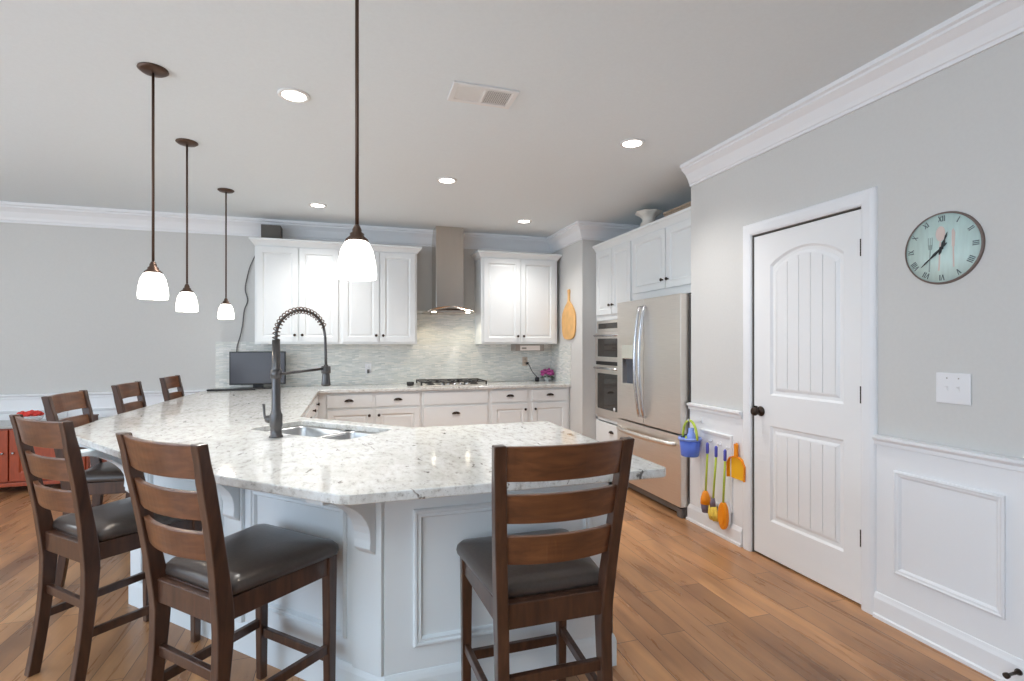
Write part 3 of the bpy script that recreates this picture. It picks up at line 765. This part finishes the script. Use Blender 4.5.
# ------------------------------------------------------------------ double oven
t = thing('double_wall_oven', 'stainless double wall oven built into the tall white cabinet', 'oven', (XC, YS - .004 - .045, 0), -PI / 2)
w = .72
MB().box(0.002, w, -.012, .42, .55, 1.635).build('housing', M_steel, t, .002)
MB().box(.01, w - .01, -.02, -.012, 1.515, 1.63).build('control_panel', M_steel, t, .002)
MB().box(.05, w - .05, -.022, -.02, 1.545, 1.605).build('display', M_glass_d, t)
toF = lambda u, v, h: (u, -h, v)
for nm, z0, z1, wz0, wz1 in (('upper_door', 1.185, 1.50, 1.235, 1.435), ('lower_door', .575, 1.14, .655, 1.05)):
    rect = lambda i0, i1, a, c: [(i0, a), (i1, a), (i1, c), (i0, c)]
    d_ = MB().plate([rect(.008, w - .006, z0, z1), rect(.06, w - .06, wz0, wz1)], toF, .012, .042).build(nm, M_steel, t, .003)
    MB().box(.058, w - .058, -.036, -.03, wz0 - .002, wz1 + .002).build('glass', M_glass_d, d_)
    hb = MB(); hz = z1 - .032; hb.tube([(.03, -.066, hz), (w - .03, -.066, hz)], .010, 10)
    for x in (.06, w - .06): hb.tube([(x, -.042, hz), (x, -.066, hz)], .008, 8)
    hb.build('handle', M_chrome, d_)
MB().box(.008, w - .006, -.03, -.0125, 1.143, 1.182).build('vent_strip', M_black, t)
MB().lathe([(0, -.0405), (.022, -.0405), (.022, -.0365), (0, -.0365)], (.45, 0, .675), 'y', 20).build('badge', M_plate, t)['label'] = 'round white badge on the lower oven glass'

# ------------------------------------------------------------------ refrigerator (local x towards camera, face at y=0 is the door front)
XF = 2.46; fy0 = 4.444
t = thing('refrigerator', 'stainless french-door refrigerator with water dispenser beside the wall end', 'refrigerator', (XF, fy0, 0), -PI / 2)
w = 1.008
MB().box(.004, w - .004, .085, .86, .035, 1.765).build('body', M_side, t, .004)
MB().box(.02, w - .02, .09, .80, .0, .035).build('base', M_black, t)
MB().box(.01, w - .01, .05, .084, .02, .085).build('toe_grille', M_side, t)
for x in (.02, w - .08): MB().box(x, x + .06, .02, .085, .0, .075).build('foot_cover', M_side, t, .004)
ms = .468
def fdoor(nm, x0, x1, z0, z1, hole=None):
    return MB().plate([[(x0, z0), (x1, z0), (x1, z1), (x0, z1)]] + ([hole] if hole else []), lambda u, v, h: (u, h, v), 0, .078).build(nm, M_steel, t, .006, 3)
hx0, hx1, hz0, hz1 = .10, .292, 1.005, 1.235
dl = fdoor('left_door', .002, ms - .003, .665, 1.772, [(hx0, hz0), (hx1, hz0), (hx1, hz1), (hx0, hz1)])
drr = fdoor('right_door', ms + .003, w - .002, .665, 1.772)
dz = fdoor('freezer_drawer', .002, w - .002, .09, .652)
MB().box(hx0 - .001, hx1 + .001, .05, .076, hz0 - .001, hz1 + .001).box(hx0 + .03, hx1 - .03, .02, .05, hz1 - .05, hz1).build('dispenser_recess', M_recess, dl)
MB().box(hx0, hx1, -.003, .003, hz1 + .006, hz1 + .13).build('dispenser_panel', M_panelg, dl, .002)
def bowed(a, c, depth, r, n=14):
    a, c = Vector(a), Vector(c); L = [tuple(a + Vector((0, .012 + .002, 0)))]
    for i in range(n + 1):
        q = i / n; p = a.lerp(c, q); L.append((p.x, -.018 - depth * math.sin(PI * q) ** .8, p.z))
    L.append(tuple(c + Vector((0, .014, 0)))); return L
for par, x in ((dl, ms - .036), (drr, ms + .036)):
    MB().tube(bowed((x, -.005, 1.70), (x, -.005, .735), .05, .013), .0145, 10).build('handle', M_chrome, par)
MB().tube(bowed((.06, -.005, .575), (w - .085, -.005, .575), .05, .013), .021, 10).build('handle', M_steel, dz)

# ------------------------------------------------------------------ things on the back counter and cabinets
t = thing('television', 'small flat black television on the back left corner of the counter', 'television', (-.955, 6.10, CT))
MB().box(-.275, .275, -.02, .02, .045, .40).build('frame', M_black, t, .004)
MB().box(-.262, .262, -.0215, -.02, .06, .388).build('screen', M_screen, t)
MB().box(-.05, .05, -.008, .02, .008, .10).build('neck', M_black, t)
MB().box(-.20, .20, -.075, .085, 0.0, .009).build('stand_base', M_black, t, .004)
o = MB().box(-1.40, -.95, 5.90, 5.955, CT, CT + .018).build('sound_bar', M_black, None, .006)
tag(o, 'long thin dark bar lying on the counter in front of the television', 'sound bar')
pts = [(-.985, 6.325, 2.44), (-1.02, 6.322, 2.36), (-1.07, 6.325, 2.24), (-1.10, 6.327, 2.12), (-1.12, 6.325, 1.98), (-1.095, 6.325, 1.86), (-1.13, 6.326, 1.75), (-1.145, 6.325, 1.6), (-1.17, 6.32, 1.46), (-1.20, 6.315, 1.34), (-1.20, 6.315, 1.20), (-1.18, 6.315, 1.05), (-1.15, 6.31, .92)]
def smooth_path(P, k=6):
    P = [Vector(p) for p in P]; out = []
    for i in range(len(P) - 1):
        a, b, c, d = P[max(i - 1, 0)], P[i], P[i + 1], P[min(i + 2, len(P) - 1)]
        for j in range(k):
            q = j / k; out.append(tuple(.5 * ((2 * b) + (c - a) * q + (2 * a - 5 * b + 4 * c - d) * q * q + (3 * b - a - 3 * c + d) * q ** 3)))
    out.append(tuple(P[-1])); return out
tag(MB().tube(smooth_path(pts), .006, 6).build('power_cord', M_cord), 'wavy grey cord hanging from the wall cabinet down behind the television', 'cord')
o = MB().box(-.925, -.73, 6.08, 6.25, 2.426, 2.665).build('speaker_box', M_box, None, .004)
tag(o, 'dark ribbed box standing on top of the leftmost wall cabinet', 'box')
t = thing('under_cabinet_radio', 'white and grey radio mounted under the wall cabinet right of the hood', 'radio', (2.13, 6.04, 1.374))
MB().box(-.19, .19, 0, .2, -.085, -.0005).build('housing', M_radiog, t, .008)
MB().box(-.13, .13, -.005, 0, -.078, -.018).build('faceplate', M_radio, t, .003)
MB().box(-.11, -.05, -.007, -.005, -.06, -.04).build('display', M_radiog, t)
def outlet(label, x, z, plugs):
    t = thing('wall_outlet', label, 'outlet', (x, YB - .0105, z), 0)
    MB().box(-.035, .035, -.005, 0, -.058, .058).build('cover_plate', M_almond if plugs == 2 else M_plate, t, .003)
    for zz in (-.025, .025): MB().lathe([(0, -.007), (.016, -.007), (.016, -.005), (0, -.005)], (0, 0, zz), 'y', 14).build('socket', M_almond if plugs == 2 else M_plate, t)
    return t
outlet('white wall outlet on the backsplash between television and cooktop', .195, 1.085, 1)
outlet('tan wall outlet on the backsplash under the radio', 2.16, 1.15, 2)
o = MB().box(.182, .208, YB - .05, YB - .0175, 1.03, 1.075).build('plug_adapter', M_cord, None, .004)
tag(o, 'small dark plug in the white outlet left of the cooktop', 'plug')
o = MB().box(2.172, 2.20, YB - .05, YB - .0175, 1.11, 1.14).build('plug_adapter', M_black, None, .004)
tag(o, 'black plug in the tan outlet under the radio', 'plug')
tag(MB().tube(smooth_path([(2.186, YB - .055, 1.125), (2.20, YB - .07, 1.10), (2.235, YB - .09, 1.02), (2.275, YB - .11, .97), (2.285, YB - .125, .952)]), .005, 6).build('charging_cable', M_black), 'thin dark cable running from the tan outlet to the black charger', 'cable')
o = MB().lathe([(0, 0), (.027, 0), (.027, .045), (.02, .055), (0, .056)], (2.285, YB - .13, CT), n=16).build('charger', M_black)
tag(o, 'small black charger on the counter left of the purple flowers', 'charger')
t = thing('flower_arrangement', 'purple flowers in a low pot on the counter by the stub wall', 'flowers', (2.42, 6.19, CT))
MB().lathe([(0, 0), (.035, 0), (.048, .04), (.05, .055), (.042, .055), (.038, .03), (0, .03)], n=18).build('pot', M_clear, t)
b = MB()
for i in range(26):
    a = i * 2.4; r = .02 + .062 * math.sqrt(i / 26); z = .135 - .9 * (r - .03) + .03 * random.random()
    b.ico((r * math.cos(a), r * math.sin(a) * .8, z), .025, 1, (1, 1, .9))
for v_ in b.bm.verts: v_.co += Vector((random.uniform(-1, 1), random.uniform(-1, 1), random.uniform(-1, 1))) * .007
b.build('blossoms', M_purp, t)
b = MB()
for i in range(7):
    a = i * 2 * PI / 7; b.tube([(0, 0, .03), (.06 * math.cos(a), .05 * math.sin(a), .06), (.10 * math.cos(a), .08 * math.sin(a), .045)], [.004, .012, .002], 6)
b.build('leaves', M_leaf, t)
tag(MB().tube(smooth_path([(2.38, 6.22, CT + .004), (2.45, 6.285, CT + .03), (2.47, 6.3, CT + .09), (2.50, 6.3, CT + .085), (2.515, 6.27, CT + .03), (2.518, 6.24, CT + .006)]), .004, 6).build('charging_cable', M_cord), 'dark cable looping behind the purple flowers at the stub wall', 'cable')
# cutting board on the stub wall: local u along -Y, v up
prof = []
for a in range(0, 19):
    q = a / 18; v = q * .40; wdt = .2 * (math.sin(PI * min(1, (q * .93 + .07)) ** .8)) ** .55 if q < 1 else .06
    prof.append((max(.03, wdt), v))
prof = [(.05, 0), (.12, .012), (.165, .045), (.19, .10), (.2, .18), (.2, .26), (.185, .32), (.14, .375), (.09, .42), (.045, .45), (.026, .47), (.022, .50), (.022, .55), (.03, .575), (.03, .595), (.018, .61)]
poly = [(u, v) for u, v in prof] + [(-u, v) for u, v in prof[::-1]]
hole = arc(0, .592, .009, 0, 2 * PI, 10)[:-1]
o = MB().plate([poly, hole], lambda u, v, h: (-h, u, v), .002, .02).build('cutting_board', M_board, None, .004, loc=(XR, 5.745, 1.43))
tag(o, 'pale wooden paddle cutting board hanging on the stub wall', 'cutting board')
# vase and basket on the fridge cabinet
t = thing('pitcher', 'white ceramic vase with flared rim on top of the refrigerator cabinet', 'vase', (2.86, 4.52, 2.432))
t.scale = (1.2, 1.2, 1.12)
R = []; n = 32
for r, z, fl in ((.05, 0, 0), (.066, .015, 0), (.075, .06, 0), (.07, .11, 0), (.055, .15, 0), (.052, .18, .02), (.07, .205, .10), (.10, .225, .16), (.108, .24, .18), (.10, .243, .18), (.06, .21, .1), (.045, .17, 0), (.03, .1, 0)):
    R.append([(r * (1 + fl * .5 * math.cos(8 * 2 * PI * i / n)) * math.cos(2 * PI * i / n), r * (1 + fl * .5 * math.cos(8 * 2 * PI * i / n)) * math.sin(2 * PI * i / n), z) for i in range(n)])
MB().rings(R).build('vase_body', M_ceram, t)
MB().tube(smooth_path([(0, .06, .17), (0, .11, .16), (0, .12, .10), (0, .072, .05)]), .009, 8).build('handle', M_ceram, t)
t = thing('wicker_tray', 'tan woven tray on top of the refrigerator cabinet, beside the wall end', 'tray', (2.87, 3.86, 2.432))
MB().rings([[(x * k, y * k, z) for x, y in srect(.13, .25, .04)] for k, z in ((.86, 0.0), (1, .135), (.97, .135), (.83, .01))]).build('tray_body', M_wick, t)
MB().tube([(x, y, .14) for x, y in srect(.13, .25, .04)] + [(srect(.13, .25, .04)[0][0], srect(.13, .25, .04)[0][1], .14)], .009, 6).build('rim', M_wick, t)

# ------------------------------------------------------------------ right wall things
# clock: local u along -Y (viewer's right), v up, h out of wall (-X)
t = thing('wall_clock', 'round mint wall clock with cutlery pictures on the right wall', 'clock', (XR, 1.620, 1.802), -PI / 2)
CRD = .158
cl = lambda u, v, h: (u, -h, v)
MB().lathe([(0, -.001), (CRD - .004, -.001), (CRD - .004, -.008), (0, -.008)], ax='y', n=64).build('dial', M_mint, t)
MB().lathe([(CRD - .005, -.001), (CRD + .004, -.001), (CRD + .003, -.006), (CRD + .001, -.011), (CRD - .005, -.0105)], ax='y', n=64, cap=False).build('rim', M_rim, t)
def stroke(b, p, q, wd, h0=.008, h1=.0088):
    p, q = Vector(p), Vector(q); d = (q - p).normalized(); n = Vector((-d.y, d.x)) * wd / 2
    b.prism([tuple(p - n), tuple(q - n), tuple(q + n), tuple(p + n)], cl, h0, h1)
ROM = {1: 'I', 2: 'II', 3: 'III', 4: 'IIII', 5: 'V', 6: 'VI', 7: 'VII', 8: 'VIII', 9: 'IX', 10: 'X', 11: 'XI', 12: 'XII'}
wid = {'I': .0075, 'V': .015, 'X': .015}
for hnum, s_ in ROM.items():
    b = MB(); a = PI / 2 - hnum * PI / 6; tw = sum(wid[c] for c in s_); x = -tw / 2
    def pl(u, v): q = rot2((u, v), a - PI / 2); return (.132 * math.cos(a) + q[0], .132 * math.sin(a) + q[1])
    hh = .0125
    for c in s_:
        m_ = x + wid[c] / 2
        if c == 'I': stroke(b, pl(m_, -hh), pl(m_, hh), .0042)
        elif c == 'V': stroke(b, pl(m_ - .006, hh), pl(m_, -hh), .004); stroke(b, pl(m_ + .006, hh), pl(m_, -hh), .0025)
        else: stroke(b, pl(m_ - .006, hh), pl(m_ + .006, -hh), .004); stroke(b, pl(m_ + .006, hh), pl(m_ - .006, -hh), .0025)
        x += wid[c]
    b.build('numeral', M_num, t)
# cutlery pictures printed on the dial
b = MB(); stroke(b, (-.052, -.10), (-.048, .0), .005)
b.prism([(-.055, .0), (-.041, .0), (-.038, .022), (-.058, .022)], cl, .008, .0086)
for u in (-.056, -.048, -.040): stroke(b, (u, .02), (u, .055), .003, .008, .0086)
b.build('fork_picture', M_greyp, t)
b = MB(); stroke(b, (-.012, -.10), (-.006, .03), .006, .008, .0086); b.prism([(-.005 + .02 * math.cos(i * PI / 10), .065 + .034 * math.sin(i * PI / 10)) for i in range(20)], cl, .008, .0086)
b.build('spoon_picture', M_pink, t)
b = MB(); stroke(b, (.048, -.09), (.046, .0), .006, .008, .0086); b.prism([(.040, .0), (.051, .0), (.054, .06), (.046, .08), (.040, .07)], cl, .008, .0086)
b.build('knife_picture', M_pink, t)
def chand(nm, ang, L, tail, wd, h):
    b = MB(); d = (math.cos(ang), math.sin(ang)); n = (-d[1], d[0])
    pts = [(-tail, wd * .3), (-tail * .6, wd * .9), (0, wd * .5), (L * .32, wd * 1.3), (L * .55, wd * .4), (L * .75, wd * .7), (L, .0006)]
    poly = [(d[0] * u + n[0] * v, d[1] * u + n[1] * v) for u, v in pts] + [(d[0] * u - n[0] * v, d[1] * u - n[1] * v) for u, v in pts[::-1]]
    b.prism(poly, cl, h, h + .0015); b.build(nm, M_handk, t)
chand('minute_hand', math.radians(90 - 228), .115, .03, .005, .0112)
chand('hour_hand', math.radians(90 - 19), .072, .03, .006, .0095)
MB().lathe([(0, -.015), (.007, -.015), (.007, -.008), (0, -.008)], ax='y', n=14).build('centre_pin', M_handk, t)
# switch
t = thing('light_switch', 'white double toggle light switch plate below the clock', 'light switch', (XR, 1.577, 1.176), -PI / 2)
MB().box(-.069, .069, -.007, 0, -.068, .068).build('cover_plate', M_plate, t, .004)
for x in (-.023, .023):
    q = MB(); q.box(x - .005, x + .005, -.0085, -.007, -.012, .012); q.prism([(-.006, -.002), (.006, .004), (.008, .010), (-.004, .007)], lambda u, v, h: (x + h, -.0085 - abs(u) * 1.2, v), -.004, .004)
    q.build('toggle', M_plate, t)
    MB().lathe([(0, -.0078), (.003, -.0078), (.003, -.007), (0, -.007)], (x, 0, .045), 'y', 8).build('screw', M_radiog, t)
# door stop
t = thing('door_stop', 'dark bronze door stop on the baseboard at the bottom right', 'door stop', (XR - WT - .015, 1.335, .078))
MB().lathe([(0, 0), (.013, 0), (.011, -.008), (.006, -.012), (.0055, -.062), (.010, -.064), (.011, -.078), (0, -.080)], ax='x', n=14).build('stem', M_bronze, t)
# toy cleaning tools. wall face at XR-WT
XW = XR - WT
def hookpeg(label, y, z, x=XW):
    t = thing('wall_hook', label, 'hook', (x, y, z))
    b = MB(); b.box(-.004, 0, -.007, .007, -.012, .012); b.tube([(-.003, 0, -.005), (-.02, 0, -.012), (-.03, 0, -.004), (-.03, 0, .006)], .004, 6)
    b.build('hook_body', M_plate, t); return t
def toy(name, label, cat, y, ztop, zbot, dy, head):
    t = thing(name, label, cat, (XW - .042, y, ztop), 0, 'toy cleaning tools on the wall')
    L = ztop - zbot
    MB().lathe([(0, 0), (.006, -.002), (.011, -.012), (.011, -.075), (.008, -.082), (0, -.082)], n=12).build('grip', M_violet, t)
    MB().tube([(0, 0, -.08), (0, dy, -L)], .0075, 8).build('pole', M_lime, t)
    head(t, dy, -L); return t
def head_round(t, y, z):
    MB().lathe([(0, .035), (.012, .035), (.022, .02), (.034, -.02), (.036, -.06), (0, -.062)], (0, y, z), n=18).build('brush_head', M_orange, t)
    MB().lathe([(0, 0), (.033, 0), (.03, -.03), (.024, -.062), (0, -.064)], (0, y, z - .06), n=18).build('bristles', M_bris, t)
def head_mop(t, y, z):
    MB().lathe([(0, .03), (.012, .03), (.018, .0), (.022, -.035), (0, -.036)], (0, y, z), n=16).build('mop_collar', M_bris, t)
    b = MB()
    for i in range(16):
        a = i * 2.4; r = .026 * math.sqrt((i + .5) / 16); b.tube([(r * math.cos(a) * .7, y + r * math.sin(a), z - .03), (r * math.cos(a), y - .008 + 1.5 * r * math.sin(a), z - .085), (r * math.cos(a) * .9, y - .015 + 1.4 * r * math.sin(a), z - .125)], [.008, .010, .006], 6)
    b.build('mop_strings', M_mopy, t)
def head_brush(t, y, z):
    oval = [((.043) * math.cos(i * PI / 12), .095 * math.sin(i * PI / 12)) for i in range(24)]
    b = MB(); b.prism(oval, lambda u, v, h: (h, y + u, z - .075 + v), -.012, .016); b.build('brush_back', M_orange, t, .005)
    b = MB(); b.prism([(u * 1.13, v * 1.08) for u, v in oval], lambda u, v, h: (h, y + u, z - .075 + v), .016, .028); b.build('bristle_pad', M_plate, t, .004)
    b = MB(); b.prism([(u * .55, v * .6) for u, v in oval], lambda u, v, h: (h, y + u, z - .08 + v), -.018, -.012); b.build('raised_grip', M_orange, t, .003)
for lab, y, z, dy, hd, nm, zb in (('toy broom with small round orange head, leftmost of the hanging tools', 3.155, .655, .022, head_round, 'toy_broom', .26),
                              ('toy mop with yellow string head, middle of the hanging tools', 3.062, .648, .034, head_mop, 'toy_mop', .235),
                              ('toy brush with large oval orange head, right of the yellow mop', 2.970, .640, .02, head_brush, 'toy_brush', .245)):
    toy(nm, lab, 'toy broom', y, z, zb, dy, hd)
    hookpeg('small white hook holding the ' + lab.split(',')[0], y, z + .012)
t = thing('toy_dustpan', 'orange toy dustpan hanging right of the toy brush', 'dustpan', (XW - .006, 2.89, .56), 0, 'toy cleaning tools on the wall')
pan = [(-.082, -.11), (.082, -.11), (.085, -.01), (.06, .03), (.02, .045), (-.02, .045), (-.06, .03), (-.085, -.01)]
tp = lambda u, v, h: (-h, u, v)
MB().prism(pan, tp, .0, .006).build('pan', M_yellow, t)
b = MB(); rim_ = pan[2:] + [pan[0]]
b.sweep([pan[1]] + pan[2:] + [pan[0]], [(0, .004), (.006, .004), (.006, .022), (0, .022)], tp, side=1); b.build('rim_wall', M_orange, t)
b = MB(); b.prism([(-.016, .035), (.016, .035), (.014, .10), (.017, .125), (.008, .138), (-.008, .138), (-.017, .125), (-.014, .10)], tp, .004, .02); b.build('handle', M_orange, t, .004)
hookpeg('small white hook holding the orange dustpan', 2.89, .702)
# bucket
t = thing('toy_bucket', 'blue toy bucket with lime handle hanging at the wall end by the refrigerator', 'bucket', (2.425, 3.275, .535))
MB().lathe([(0, 0), (.060, 0), (.064, .006), (.076, .128), (.072, .128), (.061, .01), (0, .008)], n=28).build('pail', M_blue, t)
MB().lathe([(.073, .12), (.085, .122), (.087, .134), (.083, .140), (.072, .140)], n=28, cap=False).build('rim', M_bluel, t)
MB().tube([(0.0, .084 * math.cos(PI * i / 16), .13 + .135 * math.sin(PI * i / 16)) for i in range(17)], .0095, 8).build('handle', M_lime, t)
o = thing('spray_bottle', 'pale blue toy bottle standing in the blue bucket', 'bottle', (2.425, 3.252, .545))
MB().lathe([(0, 0), (.03, 0), (.032, .02), (.032, .14), (.024, .165), (.020, .175), (.022, .20), (0, .202)], n=18).build('bottle_body', M_bluel, o)
o.rotation_euler = (math.radians(-8), math.radians(4), 0)
o = MB().box(-.018, .018, -.014, .014, 0, .135).build('sponge', M_lime, None, .01, loc=(2.425, 3.305, .545)); tag(o, 'lime green sponge sticking out of the blue bucket', 'sponge')
b = thing('wall_hook', 'white hook under the chair rail holding the blue bucket', 'hook', (XW, 3.275, .80))
q = MB(); q.box(-.006, 0, -.010, .010, -.018, .018); q.tube([(-.005, 0, -.01), (-.07, 0, -.014), (-.104, 0, -.010), (-.118, 0, .002), (-.12, 0, .014)], .005, 8); q.build('hook_body', M_plate, b)

# ------------------------------------------------------------------ sideboard
t = thing('sideboard', 'low cherry-red sideboard against the back wall at the left edge', 'sideboard', (-2.99, 5.86, 0))
x0, x1, D = -.62, .60, .43
MB().box(x0, x1, .02, D, .10, .60).build('carcass', M_cher, t, .004)
MB().box(x0 - .02, x1 + .02, -.01, D + .02, .60, .625).build('top', M_cherd, t, .005)['label'] = 'pale grey top'
MB().box(x0 - .01, x1 + .01, .0, D, .065, .10).build('plinth', M_cher, t, .004)
for x in (x0 + .03, x1 - .03):
    for y in (.04, D - .04): MB().lathe([(0, 0), (.018, 0), (.026, .05), (.02, .065), (0, .065)], (x, y, 0), n=12).build('foot', M_cher, t)
for a, c, kx in ((-.60, -.006, -.04), (.006, .58, .04)):
    bb = panel_mb(a, c, .115, .585, .07); bb.bm.transform(Matrix.Translation((0, .02, 0))); dd = bb.build('door', M_cher, t, .002)
    MB().lathe([(0, 0), (.006, 0), (.006, -.01), (.012, -.016), (.010, -.024), (0, -.026)], (kx, 0, .375), 'y', 12).build('knob', M_chrome, dd)
t = thing('flower_bowl', 'clear glass bowl of red flowers on the cherry sideboard', 'bowl', (-2.905, 6.02, .625))
MB().lathe([(0, 0), (.045, 0), (.05, .004), (.085, .03), (.105, .07), (.101, .071), (.08, .034), (.045, .010), (0, .008)], n=28).build('bowl', M_clear, t)
b = MB()
for cx, cy in ((-.05, -.02), (.015, -.03), (.06, -.01), (-.01, .045)):
    for i in range(6):
        a = i * PI / 3 + cx * 9; b.ico((cx + .024 * math.cos(a), cy + .024 * math.sin(a), .082 + .012 * (i % 2)), .024, 2, (1.1, 1.1, .7))
    b.ico((cx, cy, .10), .02, 2)
b.build('flowers', M_red, t)
t = thing('wooden_tray', 'dark brown wooden box at the right end of the sideboard', 'box', (-2.45, 5.99, .625))
MB().box(-.07, .07, -.07, .07, 0, .045).build('box_body', M_tray, t, .004)
MB().box(-.074, .074, -.074, .074, .045, .058).build('lid', M_tray, t, .004)
